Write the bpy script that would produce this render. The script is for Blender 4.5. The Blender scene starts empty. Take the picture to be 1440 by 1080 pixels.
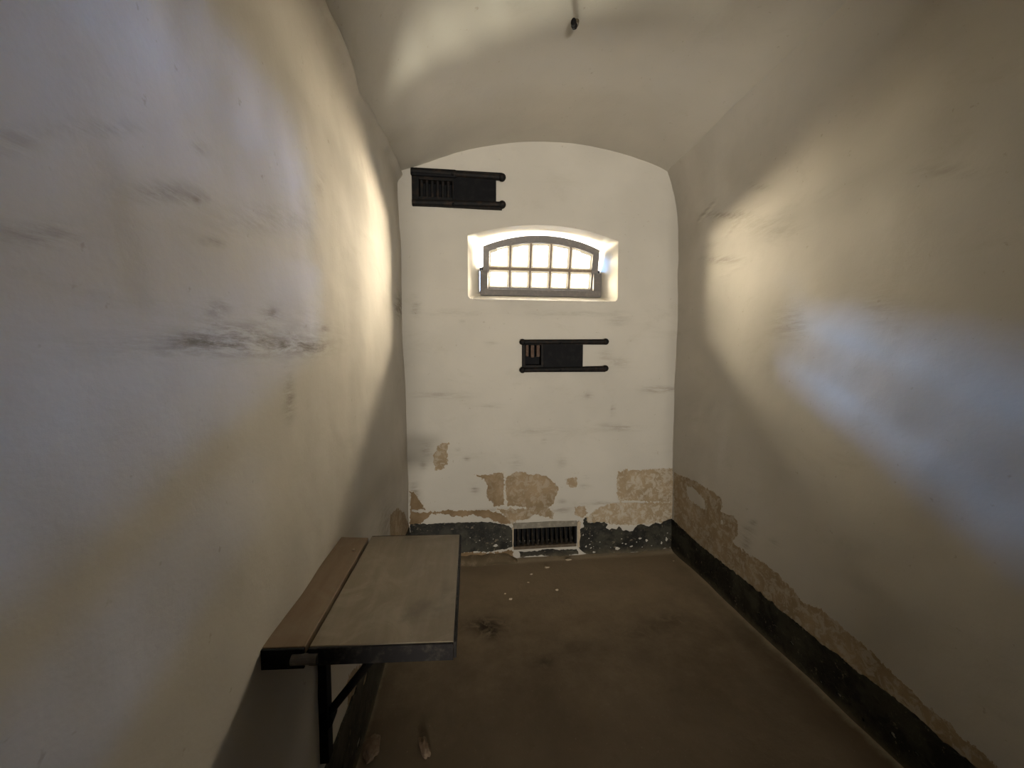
import bpy, bmesh, math, random
import numpy as np
from mathutils import Vector, Matrix, geometry, noise as mnoise

random.seed(7)
SC = bpy.context.scene
COL = SC.collection

# ---------------------------------------------------------------- dimensions
D = 2.612            # camera station to the window wall
XL, XR = -0.415, 1.49
YF = -0.22          # door wall; the photographer stands in the doorway
EYE = 1.4
VR, VCX, VCZ = 2.16, 0.62, 0.705      # barrel vault: radius, axis

# worn patches surveyed on the walls: tone and outline in metres
PEEL = {
 'B': [
  (0.75, [(0.048,0.619),(0.156,0.620),(0.245,0.632),(0.249,0.400),(0.219,0.386),(0.175,0.388),(0.145,0.455),(0.126,0.506),(0.136,0.546),(0.107,0.582)]),
  (0.62, [(0.259,0.591),(0.294,0.620),(0.394,0.632),(0.414,0.606),(0.490,0.613),(0.546,0.591),(0.602,0.553),(0.638,0.516),(0.634,0.476),(0.608,0.425),(0.588,0.385),(0.568,0.365),(0.405,0.373),(0.269,0.394),(0.259,0.501)]),
  (0.50, [(0.204,0.372),(0.568,0.365),(0.593,0.323),(0.589,0.292),(0.532,0.305),(0.466,0.319),(0.415,0.291),(0.344,0.279),(0.314,0.260),(0.264,0.308),(0.219,0.351)]),
  (0.50, [(0.689,0.571),(0.710,0.585),(0.767,0.578),(0.778,0.532),(0.768,0.501),(0.726,0.498),(0.695,0.530)]),
  (0.45, [(-0.239,0.761),(-0.224,0.780),(-0.200,0.828),(-0.152,0.851),(-0.119,0.850),(-0.134,0.812),(-0.139,0.763),(-0.139,0.704),(-0.173,0.671),(-0.221,0.662)]),
  (0.35, [(1.066,0.614),(1.487,0.621),(1.494,0.367),(1.080,0.395),(1.068,0.469)]),
  (0.25, [(0.848,0.285),(0.948,0.359),(1.038,0.376),(1.070,0.380),(1.488,0.367),(1.504,0.211),(1.245,0.208),(1.013,0.219),(0.976,0.242),(0.828,0.244)]),
  (0.90, [(-0.390,0.389),(-0.320,0.366),(-0.258,0.378),(-0.041,0.373),(0.155,0.364),(0.204,0.351),(0.264,0.308),(0.314,0.255),(0.244,0.263),(0.179,0.287),(0.105,0.321),(0.032,0.339),(-0.041,0.328),(-0.186,0.355),(-0.253,0.353),(-0.292,0.325),(-0.321,0.292),(-0.392,0.280)]),
  (0.50, [(0.753,0.362),(0.827,0.359),(0.853,0.311),(0.817,0.281),(0.754,0.305)]),
  (0.90, [(-0.388,0.526),(-0.346,0.505),(-0.309,0.444),(-0.291,0.399),(-0.390,0.389)]),
  (1.00, [(-0.395,0.096),(-0.053,0.076),(0.154,0.064),(0.279,0.072),(0.314,0.060),(0.314,-0.064),(-0.396,-0.019)]),
 ],
 'R': [
  (0.40, [(2.596,0.594),(2.485,0.606),(2.382,0.608),(2.279,0.612),(2.205,0.609),(2.149,0.609),(2.068,0.577),(2.058,0.375),(2.046,0.509),(1.973,0.521),(1.932,0.506),(1.928,0.434),(1.966,0.371),(1.853,0.362),(1.753,0.373),(1.661,0.368),(1.596,0.352),(1.516,0.323),(1.498,0.315),(1.456,0.336),(1.412,0.345),(1.274,0.327),(1.169,0.298),(1.036,0.272),(0.892,0.252),(0.806,0.233),(0.797,0.068),(0.888,0.169),(0.992,0.157),(1.163,0.181),(1.491,0.190),(1.651,0.176),(1.899,0.193),(2.220,0.170),(2.578,0.200)]),
 ],
 'L': [
  (0.60, [(1.244,0.285),(1.222,0.365),(1.279,0.364),(1.380,0.307),(1.601,0.157),(1.868,0.034),(2.140,-0.045),(2.253,-0.036),(1.984,-0.209),(1.391,0.121),(1.169,0.193),(1.084,0.242)]),
  (0.60, [(2.059,0.581),(2.220,0.557),(2.451,0.435),(2.609,0.283),(2.580,0.000),(1.980,0.332)]),
 ],
}
UNPEELED = {
 'R': [[(2.430,0.544),(2.355,0.559),(2.238,0.533),(2.206,0.476),(2.279,0.453),(2.392,0.468),(2.436,0.502)]],
}
STAIN = {
 'L': [
  (0.792,1.431, 0.2400,0.0100, -0.0020,-0.0190, 1.00),
  (0.692,1.485, 0.0340,0.0050, -0.0010,-0.0160, 0.55),
  (0.636,1.434, 0.0400,0.0030, -0.0010,-0.0070, 0.80),
  (0.871,1.500, 0.0370,0.0050, -0.0010,-0.0120, 0.70),
  (1.086,1.438, 0.1390,0.0050, -0.0020,-0.0170, 0.70),
  (1.182,1.493, 0.0290,0.0020, -0.0010,-0.0100, 0.60),
  (0.938,1.315, 0.0320,-0.0030, -0.0040,-0.0530, 0.60),
  (0.748,1.457, 0.0980,0.0080, 0.0000,-0.0100, 0.60),
  (0.700,1.597, 0.0380,0.0120, -0.0010,-0.0070, 0.50),
  (0.610,1.639, 0.0690,0.0290, -0.0010,-0.0140, 0.55),
  (0.438,1.525, 0.0520,0.0160, -0.0010,-0.0120, 0.55),
  (0.515,1.671, 0.0630,0.0370, 0.0000,-0.0100, 0.40),
  (0.670,1.653, 0.0270,0.0120, -0.0010,-0.0060, 0.60),
  (1.187,1.904, 0.0460,0.0200, -0.0030,-0.0410, 0.35),
  (2.504,1.748, 0.1980,0.0280, -0.0080,-0.0720, 1.00),
  (0.498,1.317, 0.0050,-0.0010, 0.0000,-0.0040, 0.60),
  (1.013,1.467, 0.3280,0.0230, -0.0050,-0.0710, 0.25),
  (0.892,1.700, 0.2340,0.0830, -0.0030,-0.0340, 0.30),
  (0.692,1.741, 0.0260,0.0130, -0.0010,-0.0120, 0.40),
  (2.001,0.548, 0.2740,-0.1200, -0.0110,-0.1080, 0.50),
  (0.419,1.602, 0.0250,0.0140, -0.0010,-0.0130, 0.40),
 ],
 'R': [
  (2.170,2.265, -0.2040,-0.0750, -0.0010,-0.0200, 0.60),
  (2.170,2.005, -0.1710,-0.0440, -0.0010,-0.0210, 0.70),
  (1.864,2.295, -0.0670,-0.0300, -0.0010,-0.0220, 0.50),
  (1.639,1.575, -0.0980,-0.0090, -0.0050,-0.0860, 0.35),
  (1.769,2.056, -0.1660,-0.0560, -0.0030,-0.0560, 0.25),
  (1.859,0.474, -0.0460,0.0210, -0.0020,-0.0420, 0.60),
  (1.866,0.400, -0.0310,0.0150, -0.0020,-0.0310, 0.50),
  (1.689,0.497, -0.0420,0.0210, -0.0010,-0.0250, 0.40),
  (1.073,1.995, -0.1020,-0.0490, -0.0020,-0.0220, 0.30),
  (1.999,2.191, -0.1280,-0.0470, -0.0040,-0.0780, 0.20),
  (1.238,1.600, -0.0900,-0.0130, -0.0040,-0.0770, 0.20),
  (1.821,0.549, -0.0250,0.0110, -0.0010,-0.0150, 0.50),
 ],
 'B': [
  (-0.177,1.171, 0.1710,-0.0020, -0.0010,-0.0190, 0.45),
  (0.157,1.094, 0.0980,-0.0010, 0.0000,-0.0150, 0.30),
  (1.386,1.196, 0.1410,-0.0010, 0.0000,-0.0210, 0.75),
  (0.504,0.915, 0.2030,-0.0040, 0.0000,-0.0250, 0.35),
  (1.071,0.929, 0.1490,-0.0030, 0.0000,-0.0260, 0.50),
  (1.063,1.390, 0.0730,0.0000, 0.0010,-0.0350, 0.45),
  (0.958,1.440, 0.0520,0.0000, 0.0010,-0.0400, 0.35),
  (0.838,1.160, 0.0310,0.0000, 0.0000,-0.0200, 0.90),
  (1.027,1.052, 0.0150,0.0000, 0.0000,-0.0310, 0.90),
  (0.700,1.728, 0.3050,0.0050, 0.0000,-0.0190, 0.30),
  (1.058,1.689, 0.0830,0.0010, 0.0010,-0.0500, 0.30),
  (-0.078,1.722, 0.1900,0.0030, 0.0000,-0.0230, 0.25),
  (-0.365,0.476, 0.0370,-0.0010, -0.0020,-0.0980, 0.80),
  (0.048,0.519, 0.0290,-0.0010, -0.0010,-0.0300, 0.70),
  (-0.276,0.806, 0.0380,-0.0010, -0.0010,-0.0490, 0.50),
  (-0.301,0.694, 0.0240,0.0000, 0.0000,-0.0290, 0.60),
  (-0.009,0.729, 0.0240,0.0000, -0.0010,-0.0190, 0.70),
  (-0.062,0.790, 0.0240,-0.0010, 0.0000,-0.0200, 0.40),
  (0.835,0.509, 0.0370,-0.0020, 0.0000,-0.0160, 0.60),
  (0.835,0.571, 0.0200,-0.0010, 0.0000,-0.0160, 0.50),
  (0.660,0.408, 0.0310,-0.0020, 0.0000,-0.0160, 0.50),
  (0.660,0.346, 0.0730,-0.0040, 0.0000,-0.0210, 0.60),
  (0.159,1.520, 0.0480,0.0000, 0.0000,-0.0140, 0.30),
  (0.529,0.844, 0.0210,0.0000, 0.0000,-0.0200, 0.40),
  (0.329,0.699, 0.0400,-0.0010, 0.0000,-0.0500, 0.30),
  (0.658,0.689, 0.0410,-0.0010, 0.0000,-0.0410, 0.30),
  (1.089,0.468, 0.0160,-0.0010, 0.0020,-0.0950, 0.90),
  (0.974,0.379, 0.1600,-0.0070, 0.0000,-0.0160, 0.50),
  (1.296,0.359, 0.1870,-0.0080, 0.0010,-0.0130, 0.60),
  (-0.031,1.666, 0.0140,0.0000, 0.0000,-0.0140, 0.30),
  (-0.333,1.742, 0.0280,0.0000, -0.0010,-0.0470, 0.50),
  (0.204,0.362, 0.1500,-0.0070, 0.0000,-0.0160, 0.50),
 ],
 'F': [
  (0.095,1.959, 0.0980,-0.0120, -0.0030,-0.0640, 1.00),
  (0.110,1.893, 0.0440,-0.0050, -0.0020,-0.0310, 1.00),
  (0.350,1.686, 0.0460,-0.0060, -0.0070,-0.0370, 0.70),
  (0.514,1.757, 0.0690,-0.0080, -0.0130,-0.0450, 0.35),
  (0.895,1.812, 0.1460,-0.0170, -0.0320,-0.0670, 0.30),
  (1.099,1.898, 0.0920,-0.0100, -0.0300,-0.0530, 0.40),
 ],
}
BAND_LEFT = [(-0.392,0.295),(-0.283,0.290),(-0.090,0.290),(0.155,0.283),(0.194,0.271),(0.254,0.258),(0.304,0.235),(0.314,0.183),(0.309,0.101),(0.269,0.083),(0.204,0.082),(0.154,0.069),(0.055,0.080),(-0.053,0.076),(-0.395,0.076)]
BAND_RIGHT = [(0.787,0.189),(0.823,0.213),(0.817,0.240),(0.833,0.270),(0.849,0.243),(0.976,0.242),(0.997,0.225),(0.987,0.205),(1.014,0.182),(1.030,0.192),(1.062,0.185),(1.083,0.205),(1.116,0.172),(1.143,0.176),(1.165,0.159),(1.192,0.163),(1.208,0.188),(1.245,0.213),(1.278,0.206),(1.311,0.188),(1.365,0.218),(1.399,0.205),(1.448,0.230),(1.486,0.244),(1.531,0.220),(1.536,0.020),(1.503,0.033),(1.414,0.016),(1.332,0.010),(1.249,0.005),(1.033,0.007),(0.899,0.009),(0.830,0.019),(0.788,0.063)]
BAND_UNDER = [(0.350,0.063),(0.380,0.056),(0.467,0.056),(0.559,0.066),(0.663,0.055),(0.772,0.054),(0.783,0.021),(0.715,0.010),(0.611,0.011),(0.508,0.027),(0.431,0.022),(0.365,0.020)]
BAND_FLAKE = [(0.827,0.281),(0.843,0.280),(0.843,0.264),(0.828,0.255),(0.817,0.266)]
CHIPS = [(1.247,0.106,0.0245,0.0196),(1.297,0.088,0.0196,0.0245),(1.451,0.090,0.0196,0.0294),(1.413,0.065,0.0147,0.0196),(1.469,0.056,0.0196,0.0196),(0.840,0.071,0.0147,0.0147),(1.183,0.051,0.0245,0.0147),(1.265,0.041,0.0098,0.0098),(0.861,0.127,0.0098,0.0098),(1.075,0.041,0.0392,0.0245),(0.818,0.156,0.0098,0.0098),(0.189,0.113,0.0343,0.0196),(0.119,0.071,0.0098,0.0098),(0.600,0.058,0.0147,0.0147),(1.167,0.036,0.0147,0.0098),(1.139,0.070,0.0147,0.0147),(0.899,0.025,0.0245,0.0147),(1.221,0.081,0.0098,0.0098),(1.118,0.055,0.0147,0.0098)]
# daylight settings
DEPTH = .58
WORLD = [(0, (.10, .09, .07)), (.495, (.14, .12, .10)), (.51, (.50, .56, .62)), (.54, (.46, .60, .85)), (1, (.40, .58, 1.0))]
WSTR = 25.0
GLOW = 5.5
CLEAR = .6
SUN = 10.0
SUNDIR = (.05, -.74, -.67)
OUTSIDE = [('warm_flank_lamp', -44, 19, 3.0, 1.4, 2.4, 6600, (1, .86, .62)),
           ('warm_flank_lamp', 37, 15, 3.0, 1.3, 1.8, 8600, (1, .85, .62)),
           ('sky_patch_lamp', -20, 25, 3.0, .35, .3, 1500, (.2, .46, 1.0)),
           ('sky_patch_lamp', 7, 12, 3.0, .3, .28, 1400, (.13, .40, 1.0)),
           ('sky_patch_lamp', 7, 21, 3.0, .3, .08, 1000, (.2, .46, 1.0)),
           ('ground_patch_lamp', 15, -28, 3.0, .8, .28, 1150, (.95, .93, .75))]
PASSAGE = 125.0  # power of the added fill lamp
PASS_Z = .83
EXPO = -.42


# ---------------------------------------------------------------- helpers
def link(o):
    COL.objects.link(o)
    return o

def mesh_obj(name, bm, mat, parent=None, smooth=False, bevel=0, label=None):
    me = bpy.data.meshes.new(name)
    bmesh.ops.recalc_face_normals(bm, faces=bm.faces)
    bm.to_mesh(me); bm.free()
    if mat: me.materials.append(mat)
    if smooth:
        for p in me.polygons: p.use_smooth = True
    o = link(bpy.data.objects.new(name, me))
    if parent:
        o.parent = parent
        o.matrix_parent_inverse = Matrix.Identity(4)
        o.location = -Vector(parent.location)
    if bevel:
        b = o.modifiers.new('bevel', 'BEVEL'); b.width = bevel; b.segments = 2
        b.limit_method = 'ANGLE'; b.angle_limit = math.radians(40)
    if label: o['label'] = label
    return o

def thing(name, loc, label=None, cat=None, group=None, kind=None):
    o = link(bpy.data.objects.new(name, None))
    o.location = loc; o.empty_display_size = .05
    if label: o['label'] = label
    if cat: o['category'] = cat
    if group: o['group'] = group
    if kind: o['kind'] = kind
    return o

def box(bm, a, b, M=None):
    a, b = Vector(a), Vector(b)
    vs = [bm.verts.new((x, y, z)) for x in (a.x, b.x) for y in (a.y, b.y) for z in (a.z, b.z)]
    for f in ((0,1,3,2),(4,6,7,5),(0,4,5,1),(2,3,7,6),(0,2,6,4),(1,5,7,3)):
        bm.faces.new([vs[i] for i in f])
    if M:
        for v in vs: v.co = M @ v.co
    return vs

def tube(bm, p, q, r, n=16, r2=None):
    p, q = Vector(p), Vector(q)
    r2 = r if r2 is None else r2
    d = (q-p).normalized()
    u = d.orthogonal().normalized(); w = d.cross(u)
    A, B = [], []
    for i in range(n):
        t = 2*math.pi*i/n
        e = u*math.cos(t)+w*math.sin(t)
        A.append(bm.verts.new(p+e*r)); B.append(bm.verts.new(q+e*r2))
    for i in range(n):
        j = (i+1) % n
        bm.faces.new((A[i], A[j], B[j], B[i]))
    bm.faces.new(A[::-1]); bm.faces.new(B)

def ball(bm, c, r, s=(1,1,1), n=16):
    M = Matrix.Translation(c) @ Matrix.Diagonal((s[0], s[1], s[2], 1))
    bmesh.ops.create_uvsphere(bm, u_segments=n, v_segments=n//2, radius=r, matrix=M)

def prism(bm, pts, h, axis=1):
    """pts 3-D outline, extruded by vector h"""
    h = Vector(h)
    A = [bm.verts.new(p) for p in pts]; B = [bm.verts.new(Vector(p)+h) for p in pts]
    n = len(A)
    bm.faces.new(A[::-1]); bm.faces.new(B)
    for i in range(n):
        j = (i+1) % n
        bm.faces.new((A[i], A[j], B[j], B[i]))

def fbm(x, y, z, o=3):
    return mnoise.fractal(Vector((x, y, z)), 1.0, 2.0, o)

def sstep(a, b, x):
    t = min(1, max(0, (x-a)/(b-a))); return t*t*(3-2*t)

# ---------------------------------------------------------------- materials
def new_mat(name):
    m = bpy.data.materials.new(name); m.use_nodes = True
    nt = m.node_tree; nt.nodes.clear()
    out = nt.nodes.new('ShaderNodeOutputMaterial')
    b = nt.nodes.new('ShaderNodeBsdfPrincipled')
    nt.links.new(b.outputs[0], out.inputs[0])
    return m, nt, b

class G:
    """small node-graph builder"""
    def __init__(s, nt): s.nt = nt; s.co = None
    def n(s, t, **kw):
        x = s.nt.nodes.new(t)
        for k, v in kw.items(): setattr(x, k, v)
        return x
    def put(s, inp, v):
        if v is None: return
        if isinstance(v, bpy.types.NodeSocket): s.nt.links.new(v, inp)
        else: inp.default_value = v
    def coord(s, scale=(1,1,1)):
        if s.co is None: s.co = s.n('ShaderNodeTexCoord').outputs['Object']
        m = s.n('ShaderNodeMapping'); s.put(m.inputs['Vector'], s.co); m.inputs['Scale'].default_value = scale
        return m.outputs[0]
    def noise(s, scale, detail=4, rough=.6, sc=(1,1,1), dist=0):
        x = s.n('ShaderNodeTexNoise'); s.put(x.inputs['Vector'], s.coord(sc))
        x.inputs['Scale'].default_value = scale; x.inputs['Detail'].default_value = detail
        x.inputs['Roughness'].default_value = rough; x.inputs['Distortion'].default_value = dist
        return x.outputs['Fac']
    def math(s, op, a, b=None, c=None, clamp=False):
        x = s.n('ShaderNodeMath', operation=op, use_clamp=clamp)
        s.put(x.inputs[0], a); s.put(x.inputs[1], b)
        if c is not None: s.put(x.inputs[2], c)
        return x.outputs[0]
    def ramp(s, v, a, b, lo=0., hi=1.):
        x = s.n('ShaderNodeMapRange', clamp=True, interpolation_type='SMOOTHSTEP')
        s.put(x.inputs[0], v); x.inputs[1].default_value = a; x.inputs[2].default_value = b
        x.inputs[3].default_value = lo; x.inputs[4].default_value = hi
        return x.outputs[0]
    def mix(s, f, a, b):
        x = s.n('ShaderNodeMix', data_type='RGBA')
        s.put(x.inputs['Factor'], f)
        s.put(x.inputs[6], a if isinstance(a, bpy.types.NodeSocket) else (*a, 1))
        s.put(x.inputs[7], b if isinstance(b, bpy.types.NodeSocket) else (*b, 1))
        return x.outputs[2]
    def attr(s, name):
        return s.n('ShaderNodeAttribute', attribute_name=name).outputs['Fac']
    def bump(s, h, strength=.4, dist=.01, normal=None):
        x = s.n('ShaderNodeBump'); x.inputs['Strength'].default_value = strength
        x.inputs['Distance'].default_value = dist
        s.put(x.inputs['Height'], h)
        if normal is not None: s.put(x.inputs['Normal'], normal)
        return x.outputs[0]

LIME = (.47, .44, .385)

def plaster(name, streak=(1, 1, 1), base=LIME):
    m, nt, b = new_mat(name); g = G(nt)
    big = g.noise(1.6, 3, .55)
    mid = g.noise(7, 5, .6)
    fine = g.noise(60, 4, .6)
    st = g.noise(5, 6, .65, streak, .4)
    c = g.mix(g.ramp(big, .35, .7), tuple(x*.9 for x in base), base)
    c = g.mix(g.ramp(st, .58, .8, 0, .22), c, (.34, .31, .25))
    c = g.mix(g.ramp(g.noise(34, 3, .7), .66, .76, 0, .45), c, (.26, .22, .165))
    c = g.mix(g.ramp(g.noise(3.2, 6, .7, (1, 1, 1.8), .5), .55, .75, 0, .22), c, (.30, .265, .20))
    # soot and finger marks
    s = g.attr('stain')
    sm = g.math('MULTIPLY', s, g.ramp(g.noise(20, 8, .78, streak, .25), .36, .64))
    c = g.mix(g.math('MULTIPLY', sm, .68, clamp=True), c, (.115, .092, .060))
    # flaked limewash showing the render below
    p = g.attr('peel')
    wob = g.math('ADD', g.math('MULTIPLY_ADD', g.noise(38, 6, .7), .056, -.028), g.math('MULTIPLY_ADD', g.noise(11, 3, .6), .040, -.020))
    pp = g.math('ADD', p, wob)
    mask = g.ramp(pp, -.0007, .0007)
    tone = g.attr('tone')
    tan1 = g.mix(g.ramp(mid, .3, .7), (.30, .235, .150), (.37, .295, .195))
    tan2 = g.mix(g.ramp(mid, .3, .7), (.14, .092, .046), (.24, .165, .095))
    tan = g.mix(tone, tan1, tan2)
    lim = g.math('MULTIPLY', g.ramp(g.noise(22, 7, .75, dist=.6), .47, .58), g.math('MULTIPLY_ADD', tone, -1.1, 1.0, clamp=True))
    tan = g.mix(lim, tan, (.44, .40, .33))
    tan = g.mix(g.ramp(g.noise(90, 3, .7), .62, .75, 0, .6), tan, (.13, .09, .05))
    # pale torn edge round each flake
    rim = g.math('MULTIPLY', g.ramp(pp, -.006, -.001), g.ramp(pp, -.0005, .0005, 1, 0))
    c = g.mix(g.math('MULTIPLY', rim, g.ramp(g.noise(9, 3), .4, .65, 0, .6)), c, (.56, .51, .41))
    c = g.mix(mask, c, tan)
    nt.links.new(c, b.inputs['Base Color'])
    b.inputs['Roughness'].default_value = .85
    b.inputs['Specular IOR Level'].default_value = .2
    h = g.math('MULTIPLY_ADD', mid, .5, g.math('MULTIPLY', fine, .10))
    h = g.math('ADD', h, g.math('MULTIPLY', g.attr('ridge'), .8))
    n1 = g.bump(h, .35, .012)
    n2 = g.bump(g.math('MULTIPLY', mask, -1.0), .6, .003, n1)
    nt.links.new(n2, b.inputs['Normal'])
    return m

def metal_paint(name, col, col2, rough=.5, spec=.4, scale=30, bump=.15):
    m, nt, b = new_mat(name); g = G(nt)
    f = g.noise(scale, 5, .65)
    c = g.mix(g.ramp(f, .45, .72), col, col2)
    nt.links.new(c, b.inputs['Base Color'])
    b.inputs['Roughness'].default_value = rough
    b.inputs['Specular IOR Level'].default_value = spec
    nt.links.new(g.bump(g.noise(scale*3, 4), bump, .003), b.inputs['Normal'])
    return m

M_WALL = plaster('limewashed_plaster', (.35, .35, 2.2))
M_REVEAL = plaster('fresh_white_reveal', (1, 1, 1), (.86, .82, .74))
M_VAULT = plaster('limewashed_vault', (1, .4, 1), (.46, .43, .37))
M_IRON = metal_paint('black_iron', (.005, .005, .006), (.010, .010, .010), .7, .10)
M_IRON_RIM = metal_paint('worn_black_iron', (.006, .006, .006), (.022, .014, .010), .65, .15)
M_RUST = metal_paint('rusty_slat', (.075, .045, .032), (.13, .095, .075), .8, .2, 60)
M_SASH = metal_paint('grey_painted_sash', (.105, .095, .088), (.15, .13, .115), .5, .35)
M_BAR = metal_paint('pale_glazing_bar', (.15, .115, .085), (.24, .19, .14), .6, .3)
M_PUTTY = metal_paint('cream_putty', (.62, .57, .46), (.7, .64, .52), .7, .2)
M_FLAKE = metal_paint('cream_plaster_chip', (.40, .33, .24), (.50, .42, .32), .9, .1)
M_PEBBLE = metal_paint('brown_fragment', (.13, .09, .06), (.18, .135, .095), .9, .1)

def tar_mat():
    m, nt, b = new_mat('black_tar_band'); g = G(nt)
    c = g.mix(g.ramp(g.noise(7, 6, .7, dist=.6), .42, .68), (.008, .0075, .006), (.034, .032, .022))
    c = g.mix(g.ramp(g.noise(24, 6, .75, (1,1,1.6), 1.2), .56, .66, 0, .55), c, (.085, .08, .06))
    c = g.mix(g.ramp(g.noise(34, 6, .75), .60, .64, 0, .75), c, (.19, .155, .11))
    c = g.mix(g.ramp(g.noise(4, 4, .7), .5, .6, 0, .6), c, (.046, .044, .031))
    # ingrained floor dust on the lowest few centimetres
    sep = g.n('ShaderNodeSeparateXYZ'); g.put(sep.inputs[0], g.coord())
    z = g.math('ADD', sep.outputs[2], g.math('MULTIPLY_ADD', g.noise(14, 5), .09, -.045))
    c = g.mix(g.ramp(z, .055, -.005, 0, .7), c, (.115, .095, .06))
    nt.links.new(c, b.inputs['Base Color'])
    b.inputs['Roughness'].default_value = .6
    b.inputs['Specular IOR Level'].default_value = .25
    nt.links.new(g.bump(g.noise(30, 5, .7), .5, .004), b.inputs['Normal'])
    return m
M_TAR = tar_mat()

def floor_mat():
    m, nt, b = new_mat('worn_brown_concrete'); g = G(nt)
    c = g.mix(g.ramp(g.noise(2.2, 5, .6), .3, .7), (.075, .054, .032), (.10, .075, .047))
    c = g.mix(g.ramp(g.noise(11, 6, .7, dist=.5), .55, .75, 0, .45), c, (.07, .045, .024))
    c = g.mix(g.ramp(g.noise(70, 4, .7), .62, .74, 0, .35), c, (.22, .18, .13))
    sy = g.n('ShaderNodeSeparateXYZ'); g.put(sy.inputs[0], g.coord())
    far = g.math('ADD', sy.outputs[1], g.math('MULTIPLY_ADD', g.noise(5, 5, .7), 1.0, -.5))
    c = g.mix(g.ramp(far, 1.3, 2.6, 0, .75), c, (.30, .235, .155))      # lighter dusty tone toward the window wall, painting brightness into the far floor
    e = g.attr('edge')                                     # scuffed lime along the foot of the walls
    ee = g.math('ADD', e, g.math('MULTIPLY_ADD', g.noise(13, 6, .75), -.05, .025))
    c = g.mix(g.ramp(ee, .045, .0, 0, .75), c, (.33, .275, .19))
    s = g.math('MULTIPLY', g.attr('stain'), g.ramp(g.noise(13, 5, .7, dist=.8), .36, .58))
    c = g.mix(g.math('MULTIPLY', s, .8, clamp=True), c, (.025, .017, .010))
    nt.links.new(c, b.inputs['Base Color'])
    b.inputs['Roughness'].default_value = .72
    b.inputs['Specular IOR Level'].default_value = .25
    nt.links.new(g.bump(g.noise(24, 6, .7), .35, .006), b.inputs['Normal'])
    return m
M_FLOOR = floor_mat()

def wood_mat(name, a, bb, dust):
    m, nt, b = new_mat(name); g = G(nt)
    c = g.mix(g.ramp(g.noise(7, 6, .65, (6, .6, 1), .3), .3, .75), a, bb)
    c = g.mix(g.ramp(g.noise(9, 5, .65, dist=1.0), .45, .75, 0, .5), c, dust)
    c = g.mix(g.ramp(g.noise(5, 4, .6), .58, .75, 0, .5), c, tuple(x*.45 for x in a))
    c = g.mix(g.ramp(g.noise(85, 3, .6), .70, .76, 0, .35), c, (.4, .34, .25))
    nt.links.new(c, b.inputs['Base Color'])
    b.inputs['Roughness'].default_value = .6
    b.inputs['Specular IOR Level'].default_value = .3
    nt.links.new(g.bump(g.noise(40, 5, .6, (4, .6, 1)), .12, .003), b.inputs['Normal'])
    return m
M_TOP = wood_mat('dusty_table_board', (.165, .135, .09), (.20, .165, .115), (.27, .24, .18))
M_STRIP = wood_mat('brown_wall_board', (.135, .09, .05), (.165, .115, .068), (.19, .15, .10))

def glass_mat():
    """dirty obscured glass: glows with the daylight behind it, a third of the sky still passes clear"""
    m = bpy.data.materials.new('obscured_window_glass'); m.use_nodes = True
    nt = m.node_tree; nt.nodes.clear(); g = G(nt)
    out = g.n('ShaderNodeOutputMaterial')
    tr = g.n('ShaderNodeBsdfTransparent'); tr.inputs[0].default_value = (CLEAR, CLEAR, CLEAR, 1)
    em = g.n('ShaderNodeEmission'); em.inputs[1].default_value = GLOW
    g.put(em.inputs[0], g.mix(g.noise(5, 2), (1, .88, .70), (.97, .92, .70)))
    a = g.n('ShaderNodeAddShader')
    nt.links.new(tr.outputs[0], a.inputs[0]); nt.links.new(em.outputs[0], a.inputs[1])
    nt.links.new(a.outputs[0], out.inputs[0])
    return m
M_GLASS = glass_mat()
# ---------------------------------------------------------------- wear fields
def poly_sd(P, poly):
    """signed distance (positive inside) of points P (n,2) to a polygon"""
    V = np.array(poly, float); n = len(V)
    d2 = np.full(len(P), 1e9); ins = np.zeros(len(P), bool)
    for i in range(n):
        a, b = V[i], V[(i+1) % n]
        ab = b-a; pa = P-a
        t = np.clip((pa@ab)/max(ab@ab, 1e-12), 0, 1)
        d2 = np.minimum(d2, ((pa-t[:, None]*ab)**2).sum(1))
        c = (a[1] > P[:, 1]) != (b[1] > P[:, 1])
        with np.errstate(divide='ignore', invalid='ignore'):
            xi = a[0]+(P[:, 1]-a[1])*ab[0]/(ab[1] if ab[1] else 1e-12)
        ins ^= c & (P[:, 0] < xi)
    d = np.sqrt(d2)
    return np.where(ins, d, -d)

def wear(me, UV, wall, ridges=()):
    UV = np.asarray(UV)
    peel = np.full(len(UV), -.1); tone = np.zeros(len(UV))
    for t, poly in PEEL.get(wall, []):
        s = poly_sd(UV, poly)
        tone = np.where(s > peel, t, tone); peel = np.maximum(peel, s)
    for poly in UNPEELED.get(wall, []):
        peel = np.minimum(peel, -poly_sd(UV, poly))
    st = np.zeros(len(UV))
    for cx, cy, ax, ay, bx, by, s in STAIN.get(wall, []):
        J = np.linalg.inv(np.array([[ax, bx], [ay, by]]))
        q = (UV-[cx, cy])@J.T
        st += s*np.exp(-(q**2).sum(1)*1.1)
    rg = np.zeros(len(UV))
    for pts, wd in ridges:
        for a, b in zip(pts, pts[1:]):
            a, b = np.array(a), np.array(b); ab = b-a; pa = UV-a
            t = np.clip((pa@ab)/(ab@ab), 0, 1)
            d = np.sqrt(((pa-t[:, None]*ab)**2).sum(1))
            rg = np.maximum(rg, np.exp(-(d/wd)**2)*(.35+.65*np.sin(t*math.pi)))
    for nm, arr in (('peel', peel), ('tone', tone), ('stain', np.clip(st*1.35, 0, 1.3)), ('ridge', rg)):
        a = me.attributes.new(nm, 'FLOAT', 'POINT'); a.data.foreach_set('value', arr.astype(np.float32))
    return rg

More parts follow.
